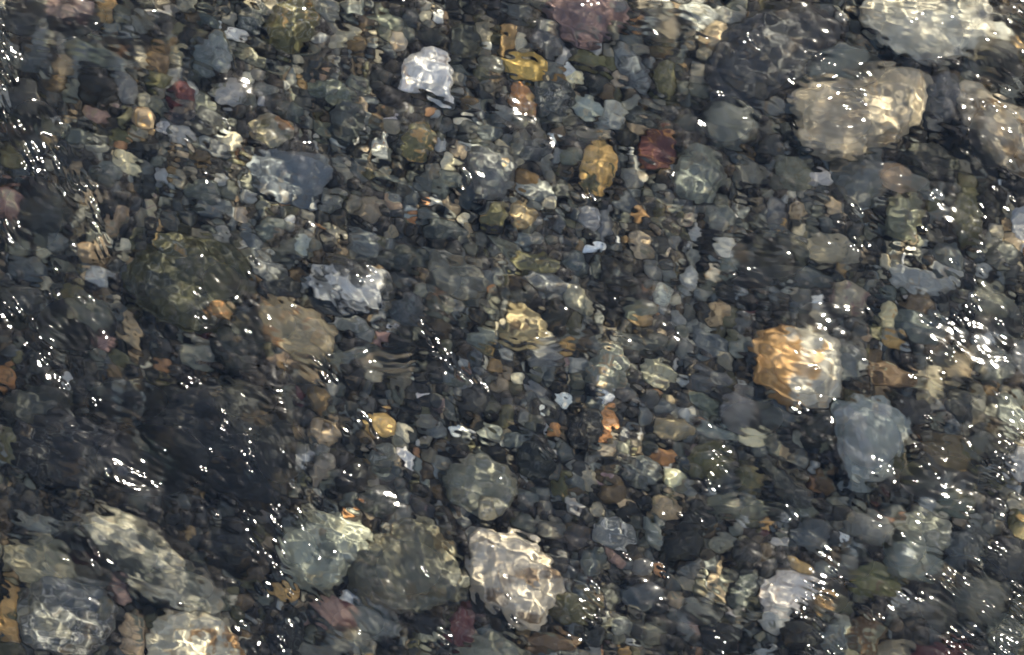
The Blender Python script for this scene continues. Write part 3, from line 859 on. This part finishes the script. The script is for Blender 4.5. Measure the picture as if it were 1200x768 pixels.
# ---- build
def build_stone(i, s, base):
    rng = np.random.default_rng(1000 + i)
    m = max(s['w'], s['h'])
    lvl = 6 if m > 95 else 5 if m > 44 else 4 if m > 17 else 3
    D, F = ico(lvl)
    ang = .8 if 'a' in s['opt'] else .35
    half = min(s['w'], s['h']) * .5 * PX
    flat = .45 if 'f' in s['opt'] else .74
    H = min(half * flat * rng.uniform(.9, 1.15), .030)
    if 'p' in s['opt']:
        P = np.array(POLY[s['mark']], float)
        cx, cy = s['x'], s['y']
        dx, dy = (P[:, 0] - cx) * PX, -(P[:, 1] - cy) * PX
        th = np.arctan2(dy, dx)
        # radius along each direction by intersecting the outline
        n = 360; tt = np.linspace(-np.pi, np.pi, n, endpoint=False); R = np.zeros(n)
        A = np.stack([dx, dy], 1); B = np.roll(A, -1, axis=0)
        for k, t in enumerate(tt):
            u = np.array([math.cos(t), math.sin(t)]); E_ = B - A
            den = u[0] * E_[:, 1] - u[1] * E_[:, 0]
            den = np.where(abs(den) < 1e-12, 1e-12, den)
            r = (A[:, 0] * E_[:, 1] - A[:, 1] * E_[:, 0]) / den
            q = (A[:, 0] * u[1] - A[:, 1] * u[0]) / den
            ok = (r > 0) & (q >= -1e-6) & (q <= 1 + 1e-6)
            R[k] = r[ok].max() if ok.any() else np.nan
        R = np.where(np.isnan(R), np.nanmean(R), R)
        for _ in range(10): R = (np.roll(R, 2) + np.roll(R, -2) + 2 * R + 2 * np.roll(R, 1) + 2 * np.roll(R, -1)) / 8
        t = np.arctan2(D[:, 1], D[:, 0])
        Rv = np.interp(t, np.append(tt, np.pi), np.append(R, R[0]))
        c = np.sqrt(D[:, 0] ** 2 + D[:, 1] ** 2)
        kern = np.hanning(95); kern /= kern.sum()
        Rs = np.convolve(np.concatenate([R[-60:], R, R[:60]]), kern, 'same')[60:-60]
        Rsv = np.interp(t, np.append(tt, np.pi), np.append(Rs, Rs[0]))
        Rv = Rsv + (Rv - Rsv) * c ** 4
        rr = c ** .72
        V = np.stack([np.cos(t) * rr * Rv, np.sin(t) * rr * Rv, np.sign(D[:, 2]) * np.abs(D[:, 2]) ** .85 * H], 1)
        sz = math.sqrt(s['w'] * s['h']) * .5 * PX
        rel = .065 if 'f' not in s['opt'] else .03
        lump = wob(rng, D, 4.5, 12) * .9 + wob(rng, D, 10, 14) * .6 - 1.1 * np.abs(wob(rng, D, 6, 10)) + wob(rng, D, 22, 16) * .28
        V[:, 2] += rel * sz * lump * (D[:, 2] > -.2) * np.clip(D[:, 2] + .35, 0, 1)
        V[:, :2] *= (1 + .02 * wob(rng, D, 5, 12) + .012 * wob(rng, D, 9, 12) + .014 * wob(rng, D, 19, 12))[:, None]
        rot = 0.0
    else:
        V = rock_shape(rng, D, ang, 12 if 'a' in s['opt'] else 8)
        V = V - (V.max(0) + V.min(0)) / 2
        V = V / np.abs(V[:, :2]).max(0).mean()
        if m > 26:
            V *= (1 + .028 * wob(rng, D, 9, 12) - .03 * np.abs(wob(rng, D, 6, 8)) + .012 * wob(rng, D, 20, 14))[:, None]
        V = V * np.array([s['w'] * .5 * PX * 1.04, s['h'] * .5 * PX * 1.04, H])
        rot = -math.radians(s['a'])
    me = raw_mesh('stone', V, F, M_STONE)
    big = m >= 30
    o = link('boulder' if m >= 95 else 'stone' if big else 'pebble', me)
    o.location = (wx(s['x']), wy(s['y']), base + .75 * H)
    o.rotation_euler = (0, 0, rot)
    a = COL[s['col'][0]][0]; b = COL[s['col'][-1]][0]
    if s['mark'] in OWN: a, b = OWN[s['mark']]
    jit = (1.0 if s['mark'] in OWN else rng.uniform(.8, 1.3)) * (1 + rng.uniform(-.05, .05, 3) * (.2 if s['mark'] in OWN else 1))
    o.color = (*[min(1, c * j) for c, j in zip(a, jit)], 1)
    o['color_b'] = [float(x) for x in b] + [1.0]
    o['patch'] = float(PATCH.get(s['mark'], .53 if len(s['col']) > 1 and 'm' in s['opt'] else .57))
    o['band'] = float(.75 if 'b' in s['opt'] else .18)
    o['vein'] = float(.8 if 'v' in s['opt'] else .22 if rng.random() < .4 else 0)
    o['feature'] = float(1.25 / (m * .5 * PX))
    o['split'] = {'gold and cream stone': .16, 'cream and rust boulder': .12, 'rust-tan stone': .1}.get(s['mark'], 0.0)
    o['label'] = s['label']
    o['category'] = 'boulder' if m >= 95 else 'stone' if big else 'pebble'
    o['group'] = 'boulders of the stream bed' if m >= 95 else 'stones of the stream bed' if big else 'pebbles of the stream bed'
    o.cycles.is_caustics_receiver = True
    s['H'] = H; s['base'] = base
    return o

order = sorted(range(len(S)), key=lambda i: -S[i]['w'] * S[i]['h'])
done = []
for i in order:
    s = S[i]
    base = 0.0
    for q in done:                                   # a small stone on a bigger one lies on top of it
        a = math.radians(q['a']); dx, dy = s['x'] - q['x'], s['y'] - q['y']
        u, v = dx * math.cos(a) + dy * math.sin(a), -dx * math.sin(a) + dy * math.cos(a)
        rho = math.hypot(u / (q['w'] * .5), v / (q['h'] * .5))
        if rho < .82:
            base = max(base, q['base'] + q['H'] * .75 + q['H'] * math.sqrt(1 - rho ** 2) - .002)
    base = min(base, .062)
    build_stone(i, s, base)
    done.append(s)

# ------------------------------------------------------------------ gravel between the stones
def gravel():
    rng = np.random.default_rng(5)
    W, Hh = .86, .62
    occ = np.zeros((1240, 1720), bool)              # 1 mm cells, true where a listed stone already lies
    for s in S:
        a = math.radians(s['a']); r = int(max(s['w'], s['h']) * .5) + 2
        cx, cy = int(wx(s['x']) * 1000 + 860), int(wy(s['y']) * 1000 + 620)
        x0, x1, y0, y1 = max(0, cx - r), min(1720, cx + r), max(0, cy - r), min(1240, cy + r)
        if x0 >= x1 or y0 >= y1: continue
        X, Y = np.meshgrid(np.arange(x0, x1) - cx, -(np.arange(y0, y1) - cy))
        u, v = X * math.cos(a) + Y * math.sin(a), -X * math.sin(a) + Y * math.cos(a)
        occ[y0:y1, x0:x1] |= (u / (s['w'] * .46)) ** 2 + (v / (s['h'] * .46)) ** 2 < 1
    Vs, Fs, Cs, nv, tris = [], [], [], 0, 0
    keys = 'KCSBGLWONTYRPMUEZ'
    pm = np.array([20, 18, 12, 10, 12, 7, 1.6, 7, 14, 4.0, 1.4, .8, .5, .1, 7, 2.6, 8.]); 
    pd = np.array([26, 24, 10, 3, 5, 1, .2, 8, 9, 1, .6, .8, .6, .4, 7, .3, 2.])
    pm /= pm.sum(); pd /= pd.sum()
    n_try = 0; cells = {}
    while n_try < 42000:
        n_try += 1
        x, y = rng.uniform(-W, W), rng.uniform(-Hh, Hh)
        inside = abs(x) < .61 and abs(y) < .395
        if n_try < 9000: r = rng.uniform(.007, .013) if inside else rng.uniform(.012, .04) if n_try < 2600 else rng.uniform(.008, .02)
        elif n_try < 26000: r = rng.uniform(.0052, .0085)
        else: r = rng.uniform(.0038, .0055)
        if not inside and r < .0048: continue
        if occ[min(1239, int(y * 1000 + 620)), min(1719, int(x * 1000 + 860))]: continue
        c = (int(x / .02), int(y / .02)); bad = False
        R = 3 if r > .011 else 1
        for i in range(c[0] - R, c[0] + R + 1):
            for j in range(c[1] - R, c[1] + R + 1):
                for (a, b, q) in cells.get((i, j), ()):
                    if (a - x) ** 2 + (b - y) ** 2 < (.62 * (q + r)) ** 2: bad = True; break
                if bad: break
            if bad: break
        if bad: continue
        cells.setdefault(c, []).append((x, y, r))
        lvl = 4 if r > .02 else 3 if r > .0072 else 2
        D, F = ico(lvl)
        V = rock_shape(rng, D, rng.choice([.25, .6, .9]), 7)
        el = rng.uniform(.68, 1.0); fl = rng.uniform(.5, .8)
        V = V * np.array([r * 1.15, r * 1.15 * el, min(r * fl, .03)])
        a = rng.uniform(0, 6.28); tx = rng.uniform(-.45, .45)
        Rz = np.array([[math.cos(a), -math.sin(a), 0], [math.sin(a), math.cos(a), 0], [0, 0, 1]])
        Rx = np.array([[1, 0, 0], [0, math.cos(tx), -math.sin(tx)], [0, math.sin(tx), math.cos(tx)]])
        V = V @ (Rz @ Rx).T + np.array([x, y, r * .15 + rng.uniform(0, .003)])
        px, py = x * 1000 + 600, 384 - y * 1000
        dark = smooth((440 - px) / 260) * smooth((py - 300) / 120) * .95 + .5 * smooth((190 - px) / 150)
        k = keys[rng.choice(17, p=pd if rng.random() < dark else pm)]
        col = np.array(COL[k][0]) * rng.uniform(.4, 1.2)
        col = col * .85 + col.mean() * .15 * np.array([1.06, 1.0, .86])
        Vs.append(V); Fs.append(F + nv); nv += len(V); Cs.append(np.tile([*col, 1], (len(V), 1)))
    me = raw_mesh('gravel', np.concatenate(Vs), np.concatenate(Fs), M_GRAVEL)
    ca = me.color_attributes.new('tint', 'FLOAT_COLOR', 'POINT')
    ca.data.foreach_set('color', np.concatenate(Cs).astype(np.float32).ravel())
    o = link('gravel', me, kind='stuff', label='mixed dark gravel filling the gaps between the stones', category='gravel')
    o.cycles.is_caustics_receiver = True
    print('gravel pieces', len(Vs), 'tris', len(me.polygons))
gravel()

# ------------------------------------------------------------------ twig and root fibre caught between the stones
def strand(name, pts, rad, colour, label):
    rng = np.random.default_rng(len(label))
    P = np.array([[wx(x), wy(y), z] for x, y, z in pts]); n = 26
    t = np.linspace(0, len(P) - 1, n); Q = np.stack([np.interp(t, range(len(P)), P[:, k]) for k in range(3)], 1)
    for _ in range(3): Q[1:-1] = (Q[:-2] + 2 * Q[1:-1] + Q[2:]) / 4
    Q[:, :2] += rng.normal(0, rad * .25, (n, 2))
    V, F, m = [], [], 8
    for i in range(n):
        d = Q[min(i + 1, n - 1)] - Q[max(i - 1, 0)]; d /= np.linalg.norm(d)
        a = np.cross(d, [0, 0, 1.]); a /= np.linalg.norm(a); b = np.cross(a, d)
        rr = rad * (1 - .6 * i / n) * rng.uniform(.85, 1.15)
        for k in range(m):
            w = 2 * math.pi * k / m; V.append(Q[i] + rr * (a * math.cos(w) + b * math.sin(w)))
    for i in range(n - 1):
        for k in range(m): F.append([i * m + k, i * m + (k + 1) % m, (i + 1) * m + (k + 1) % m, (i + 1) * m + k])
    o = link(name, raw_mesh(name, np.array(V), np.array(F), M_STONE), label=label, category=name.replace('_', ' '))
    o.color = (*colour, 1); o['color_b'] = [*colour, 1.0]; o['patch'] = .6; o['band'] = .2; o['vein'] = 0.0; o['feature'] = 60.0; o['split'] = 0.0
    o.cycles.is_caustics_receiver = True
strand('twig', [(900, 528, .026), (925, 556, .030), (946, 580, .030), (972, 606, .026)], .0016, (.035, .028, .022), 'thin dark twig slanting between the stones right of the round olive stone')
strand('root_fibre', [(262, 36, .022), (272, 50, .026), (277, 64, .027), (275, 84, .022)], .0009, (.30, .26, .15), 'thin pale curved root fibre beside the blue-grey blocky stone')

# ------------------------------------------------------------------ bed
def bed():
    rng = np.random.default_rng(3)
    xs = np.linspace(-6, 6, 500); ys = np.linspace(-5, 5, 420)
    xs = np.sign(xs) * (np.abs(xs) / 6) ** 1.8 * 6; ys = np.sign(ys) * (np.abs(ys) / 5) ** 1.8 * 5
    X, Y = np.meshgrid(xs, ys)
    P = np.stack([X.ravel(), Y.ravel(), np.zeros(X.size)], 1)
    z = .0022 * wob(rng, P, 60) + .0012 * wob(rng, P, 170) - .002
    P[:, 2] = z
    ny, nx = X.shape; idx = np.arange(nx * ny).reshape(ny, nx)
    F = np.stack([idx[:-1, :-1], idx[:-1, 1:], idx[1:, 1:], idx[1:, :-1]], -1).reshape(-1, 4)
    o = link('stream_bed', raw_mesh('stream_bed', P, F, M_BED), kind='structure', label='dark silty bed of the stream under the gravel')
    o.cycles.is_caustics_receiver = True
bed()

# ------------------------------------------------------------------ water surface
# patches of capillary ripples: x y rx ry | strength. Glitter appears where their slopes face the sun.
GLINTS = '''6 14 5 7 .8;4 45 4 12 .8;9 88 8 26 .9;6 135 6 16 .8;22 146 8 7 .8;32 182 9 16 1;62 172 10 8 .8;68 192 8 8 .8;84 212 10 10 .9;102 218 9 10 1;
108 240 8 12 1;114 262 8 12 1;120 285 6 14 1;10 272 11 16 1;40 205 5 5 .7;74 225 8 6 .8;86 290 3 4 .7;64 314 5 6 .8;60 347 11 5 .8;98 352 8 3 .7;12 362 14 13 .9;40 385 8 12 .8;
56 392 16 18 1;52 418 7 8 .8;62 444 8 6 .7;78 453 7 5 .8;110 471 5 4 .7;104 552 8 5 .7;127 552 5 5 .8;190 531 6 5 .8;232 345 4 10 .9;237 368 5 14 1;298 305 6 9 .9;294 322 6 6 .9;240 292 6 7 .6;
262 480 6 6 .8;262 500 5 14 1;290 506 5 14 1;292 530 7 10 1;292 550 7 14 1;287 465 5 6 .8;231 445 7 4 .8;215 452 6 4 .6;246 529 3 3 .7;344 565 4 6 .9;330 528 5 5 .7;
292 605 6 12 .9;300 640 6 14 .9;323 598 5 12 .9;326 620 7 8 1;330 642 10 18 1;336 668 7 8 .9;338 690 8 12 1;350 603 4 6 .9;357 622 7 10 1;369 646 5 9 1;308 690 8 8 .9;282 732 5 5 .9;300 760 4 4 .8;
329 750 5 16 1;252 605 5 6 .7;242 590 4 4 .7;376 704 7 7 .8;345 730 8 5 .7;372 424 10 8 .9;380 442 8 8 .9;394 440 8 7 .8;425 490 9 7 .8;440 505 6 8 .6;402 505 6 6 .6;
494 378 6 8 .9;500 390 9 8 1;505 402 8 6 1;518 414 12 6 1;528 428 7 7 1;543 440 8 6 .8;556 447 7 7 1;566 456 8 5 1;572 488 3 3 .7;545 207 7 7 .9;542 216 7 6 .9;695 2 12 5 1.1;741 400 5 3 .5;702 360 6 4 .5;723 350 3 3 .5;
580 402 18 3 .6;640 530 8 7 1;520 748 7 10 .9;518 738 5 5 .8;598 698 6 5 .7;600 725 6 5 .7;600 733 4 4 .7;697 690 6 10 1;692 705 9 7 .9;688 718 7 8 1;700 722 7 7 .9;668 747 4 4 .8;684 747 6 4 .8;735 650 5 6 .8;
672 668 4 4 .6;775 663 4 5 .8;780 672 5 5 .8;775 603 6 3 .7;795 603 6 3 .7;720 680 5 4 .6;692 228 7 7 .7;645 165 7 7 .6;220 165 8 7 .8;224 178 3 3 .7;265 145 4 6 .9;242 200 4 4 .8;240 214 3 3 .7;371 201 3 3 .6;
878 45 6 7 .8;885 55 5 5 .8;928 148 5 5 .9;1002 105 9 12 1;1010 112 9 12 1;1016 90 8 8 .8;1068 20 6 7 1;1083 17 5 4 .8;1100 26 9 5 .9;1150 75 8 5 .8;1172 96 10 7 1;1170 122 8 6 .7;1193 13 5 5 .9;1183 22 4 4 .9;
1005 250 7 8 .9;1025 255 9 9 1;1027 265 7 6 .9;1097 230 6 6 1;1165 228 4 8 1;1150 246 4 9 1;1180 246 4 6 1;1188 232 3 5 .8;1087 266 5 4 .7;1015 287 5 5 .9;1002 285 5 8 .8;1150 285 5 8 1;1150 298 5 6 1;1118 313 6 8 1;1117 328 5 9 1;
1152 318 4 9 1;1148 335 4 8 1;1143 347 4 8 1;1143 362 6 7 1;1158 340 6 5 .8;1103 371 8 5 .9;1090 378 6 5 .9;1122 375 6 10 1;968 377 5 5 .8;923 300 5 5 .6;1028 343 9 6 .9;1020 363 6 6 .9;940 410 7 5 .7;
1118 407 6 6 .8;1090 420 4 7 .7;1070 437 5 4 .8;1101 443 4 8 .8;1103 427 5 4 .7;1086 493 7 9 .9;1102 498 4 4 .8;1098 526 7 5 .9;1130 518 6 6 .7;1085 542 7 5 .9;1096 553 6 6 .8;1168 465 6 6 .8;1185 498 11 11 1;1182 515 11 11 1;
1180 540 7 10 1;1187 550 6 7 1;1195 490 6 12 1;1178 557 5 4 .9;1155 560 12 10 .9;1165 570 9 7 .9;1168 553 10 5 .7;1070 562 4 4 .7;1026 552 4 4 .8;1172 590 5 14 1;1194 585 5 10 1;1135 598 5 5 .9;1138 617 4 4 .9;1137 632 5 7 .9;
1168 645 10 9 1;1145 653 5 5 .8;1058 625 8 8 .8;1078 605 6 5 .6;1075 635 8 8 .7;1112 668 10 7 .9;1110 685 8 9 .9;1090 678 6 6 .8;1082 701 9 5 .9;1058 697 6 5 .7;1049 709 6 5 .8;1134 705 6 7 .9;1160 715 7 12 .9;1148 722 5 5 .7;
1122 740 10 7 1;1137 738 9 8 1;1120 752 5 7 1;1112 760 8 6 1;1130 765 8 8 .9;1178 742 12 14 1;1170 755 10 9 .9;1190 715 8 20 .8;1175 768 10 6 .9;1190 690 6 16 .7;1025 724 10 5 .8;965 648 10 8 .9;985 668 12 5 1;978 660 8 8 .9;
950 688 10 8 1;940 702 9 6 .9;970 700 9 5 .9;938 717 5 5 .9;957 725 7 8 .9;957 738 6 12 .9;948 762 6 6 .9;980 755 6 7 .8;975 765 6 6 .7;848 740 8 4 1;846 753 8 4 1;846 763 8 3 .9;815 603 4 4 .8;822 608 5 5 .8;
846 532 8 7 .9;832 560 7 7 .9;845 550 7 7 .8;838 572 7 5 .7;870 500 5 3 .8;840 500 8 3 .5;927 602 6 8 .8;945 542 0 0 0;980 467 4 3 .8;938 478 7 5 .8;935 455 7 5 .7;1030 610 7 7 .5'''
# ruffled areas that smear what lies below: x y rx ry crest-angle(clockwise deg) wavelength-mm slope
RUFFLE = '''480 665 75 62 62 8 .16;600 680 50 55 80 9 .13;564 568 45 40 30 8 .11;1020 515 62 62 70 8 .15;932 428 60 50 30 9 .10;60 20 120 50 3 9 .14;120 60 110 40 20 8 .13;40 150 60 60 60 8 .14;40 250 70 90 45 9 .13;90 380 90 60 40 9 .14;150 470 120 60 20 10 .12;180 540 110 70 32 9 .16;120 650 110 60 40 11 .20;200 690 90 40 35 11 .15;
260 330 60 60 40 9 .12;310 380 70 40 38 8 .20;360 430 50 40 35 8 .16;450 420 70 30 4 8 .20;430 330 50 40 35 9 .18;520 330 50 40 30 9 .16;500 385 50 40 35 8 .12;590 350 40 40 40 9 .12;640 405 60 22 2 7 .20;690 155 34 16 2 7 .26;
720 345 50 30 4 8 .12;780 30 70 40 12 8 .18;850 140 60 50 22 9 .18;880 60 60 60 10 12 .08;990 80 80 40 4 9 .20;980 140 70 50 3 7 .17;1080 40 80 50 22 8 .18;1170 60 60 70 30 9 .18;1165 160 50 60 38 9 .20;1060 210 70 40 8 9 .12;
900 300 90 50 10 8 .16;880 330 90 30 4 7 .12;960 370 80 50 15 9 .12;940 430 60 50 25 10 .16;880 490 70 40 20 9 .16;1110 430 50 50 25 9 .14;1170 380 50 60 30 9 .15;1160 500 60 70 40 9 .14;1100 560 90 50 15 9 .14;850 560 50 40 5 8 .14;
900 600 60 20 3 7 .16;820 720 60 30 25 8 .14;1000 660 60 50 15 10 .12;1130 700 90 80 35 8 .16;1060 640 60 60 35 10 .12;420 730 60 40 38 8 .15;350 640 60 60 55 8 .12;330 530 60 70 70 9 .15;290 470 80 40 15 9 .14;970 700 50 40 20 8 .14'''

def water():
    rng = np.random.default_rng(11)
    def axis(half, step, far):
        n = int(half / step); core = np.arange(-n, n + 1) * step
        out = [core[-1]]; d = step
        while out[-1] < far: d *= 1.09; out.append(out[-1] + d)
        t = np.array(out[1:]); return np.concatenate([-t[::-1], core, t])
    xs, ys = axis(.615, .00125, 6), axis(.40, .00125, 5)
    X, Y = np.meshgrid(xs, ys)
    k_ap = (CAM_H - WATER) / (CAM_H - .043)           # where the surface stands above a picture position
    inner = smooth((.74 - np.abs(X)) / .12) * smooth((.52 - np.abs(Y)) / .12)
    Z = np.full_like(X, WATER); HF = np.zeros_like(X)
    # the stream's own waves, stronger at the sides than in the calmer middle
    micro = np.zeros_like(X)                          # ripples too fine for the mesh, as surface roughness
    calm = np.exp(-(((X - .02) / .30) ** 2 + ((Y - .02) / .42) ** 2))
    amp = 1.12 - .30 * calm
    for lo, hi, n, rms in ((.18, .5, 12, .05), (.08, .18, 24, .10), (.04, .08, 30, .10), (.012, .024, 40, .13), (.007, .0115, 40, .08)):
        Q = np.zeros_like(X)
        for _ in range(n):
            lam = math.exp(rng.uniform(math.log(lo), math.log(hi)))
            a = AZ + rng.normal(0, .6 if hi > .03 else .62 if hi > .012 else .4) + (.25 if hi < .03 else 0) + (.35 if hi <= .012 else 0); kk = 2 * math.pi / lam
            Q += lam / (2 * math.pi) * rms * math.sqrt(2 / n) * np.sin(kk * (X * math.cos(a) + Y * math.sin(a)) + rng.uniform(0, 6.28))
        if hi > .1: Z += Q * amp
        else: HF += Q * amp * inner
    def window(x, y, rx, ry):
        cx, cy = wx(x) * k_ap, wy(y) * k_ap
        i0, i1 = np.searchsorted(xs, [cx - 2.6 * rx, cx + 2.6 * rx]); j0, j1 = np.searchsorted(ys, [cy - 2.6 * ry, cy + 2.6 * ry])
        if i1 - i0 < 2 or j1 - j0 < 2: return None
        sl = (slice(j0, j1), slice(i0, i1))
        return sl, X[sl] - cx, Y[sl] - cy
    for it in RUFFLE.replace('\n', '').split(';'):
        x, y, rx, ry, ca, lam, slope = map(float, it.split())
        rx *= PX * .8; ry *= PX * .8
        w = window(x, y, rx, ry)
        if not w: continue
        sl, U, V = w; env = np.exp(-(U / rx) ** 2 - (V / ry) ** 2)
        micro[sl] = np.maximum(micro[sl], env * min(1, slope / .16))
        for _ in range(5):
            l = lam * PX * rng.uniform(.8, 1.7); a = -math.radians(ca) + math.pi / 2 + rng.normal(0, .22); kk = 2 * math.pi / l
            ph = U * math.cos(a) + V * math.sin(a)
            wv = .25 * l * np.sin((U * math.sin(a) - V * math.cos(a)) * rng.uniform(60, 160) + rng.uniform(0, 6.28))
            HF[sl] += env * slope / math.sqrt(5) * 2.0 / kk * np.sin(kk * (ph + wv) + rng.uniform(0, 6.28))
    clusters = [tuple(map(float, it.split())) for it in GLINTS.replace('\n', '').split(';')]
    # slope that mirrors the sun into the lens, everywhere on the surface
    vx, vy, vz = -X, -Y, CAM_H - Z; L = np.sqrt(vx ** 2 + vy ** 2 + vz ** 2)
    hx, hy, hz = vx / L + sun_dir.x, vy / L + sun_dir.y, vz / L + sun_dir.z
    nx_, ny_ = -hx / hz, -hy / hz
    def box(A, n):
        for ax in (0, 1):
            c = np.cumsum(np.pad(A, [(n, n) if k == ax else (0, 0) for k in (0, 1)], mode='edge'), axis=ax)
            m = 2 * n
            A = (np.take(c, range(m, c.shape[ax]), axis=ax) - np.take(c, range(0, c.shape[ax] - m), axis=ax)) / m
        return A
    free = np.ones_like(X)
    for x, y, rx, ry, st in clusters:
        if st == 0: continue
        w = window(x, y, rx * PX, ry * PX)
        if w: sl, U, V = w; free[sl] = np.minimum(free[sl], ((U / (rx * PX * 1.2)) ** 2 + (V / (ry * PX * 1.2)) ** 2 > 1))
    A = np.ones_like(X)
    for _ in range(5):                                # quiet the fine ripples where stray glints would flash
        gy, gx = np.gradient(Z + HF * A, ys, xs)
        d = np.hypot(gx - nx_, gy - ny_)
        stray = ((d < .035) & (free > 0)).astype(float)
        A = np.maximum(A * (1 - .6 * np.clip(box(box(stray, 5), 5) * 14, 0, 1)), .33)
    Z += HF * A
    for x, y, rx, ry, st in clusters:
        if st == 0: continue
        rx *= PX; ry *= PX
        w = window(x, y, rx, ry)
        if not w: continue
        sl, U, V = w; env = np.exp(-(U / rx) ** 2 - (V / ry) ** 2)
        if sl[0].stop - sl[0].start < 3: continue
        tx, ty = nx_[sl], ny_[sl]; need = float(np.hypot(tx, ty).mean()); az = math.atan2(-ty.mean(), -tx.mean())
        wv = np.zeros_like(U)
        for fr, sp in ((.85, .12), (.14, .5)):
            l = rng.uniform(.0075, .0115); a = az + rng.normal(0, sp); kk = 2 * math.pi / l
            wv += env * fr * need / kk * np.sin(kk * (U * math.cos(a) + V * math.sin(a)) + rng.uniform(0, 6.28))
        core = (U / rx) ** 2 + (V / ry) ** 2 < 1.2
        target = .16 * st * core.sum(); g = .5
        for _ in range(13):
            gy, gx = np.gradient(Z[sl] + g * wv, ys[sl[0]], xs[sl[1]])
            if ((np.hypot(gx - tx, gy - ty) < .035) & core).sum() >= target: break
            g *= 1.16
        Z[sl] += g * wv
    P = np.stack([X, Y, Z], -1).reshape(-1, 3)
    ny, nx = X.shape; idx = np.arange(nx * ny).reshape(ny, nx)
    F = np.stack([idx[:-1, :-1], idx[:-1, 1:], idx[1:, 1:], idx[1:, :-1]], -1).reshape(-1, 4)
    me = raw_mesh('water', P, F, M_WATER)
    at = me.attributes.new('micro_ripple', 'FLOAT', 'POINT'); at.data.foreach_set('value', (.10 + .22 * micro + .05 * (1 - calm)).ravel().astype(np.float32))
    o = link('water', me, kind='structure', label='clear rippled stream water with small glints of sun')
    o.cycles.is_caustics_caster = True
water()

# ------------------------------------------------------------------ air bubbles riding on the surface
def bubbles():
    g = G('bubble_film')
    gl = g.n('ShaderNodeBsdfGlass'); gl.inputs['IOR'].default_value = 1.33; gl.inputs['Roughness'].default_value = .02
    o_ = g.n('ShaderNodeOutputMaterial'); g.l(gl.outputs[0], o_.inputs[0])
    k = (CAM_H - WATER) / (CAM_H - .043)
    for x, y, r, lab in ((288, 456, .0040, 'tiny clear bubble on the water above the dark sunken boulder'),
                         (127, 553, .0062, 'left of two touching clear bubbles over the black sunken stone'),
                         (144, 552, .0074, 'right and larger of two touching clear bubbles over the black sunken stone'),
                         (806, 288, .0035, 'tiny clear bubble on the water left of the pale yellow chip')):
        D, F = ico(4)
        keep = D[F].mean(1)[:, 2] > -.15
        F = F[keep]
        inner = D * (r - .0002); outer = D * r
        Fa = np.concatenate([F, F[:, ::-1] + len(D)])
        V = np.concatenate([outer, inner])
        me = raw_mesh('bubble', V * np.array([1, 1, .8]), Fa, g.m)
        o = link('bubble', me, label=lab, category='bubble', group='bubbles on the stream')
        o.location = (wx(x) * k, wy(y) * k, WATER + .0012)
bubbles()
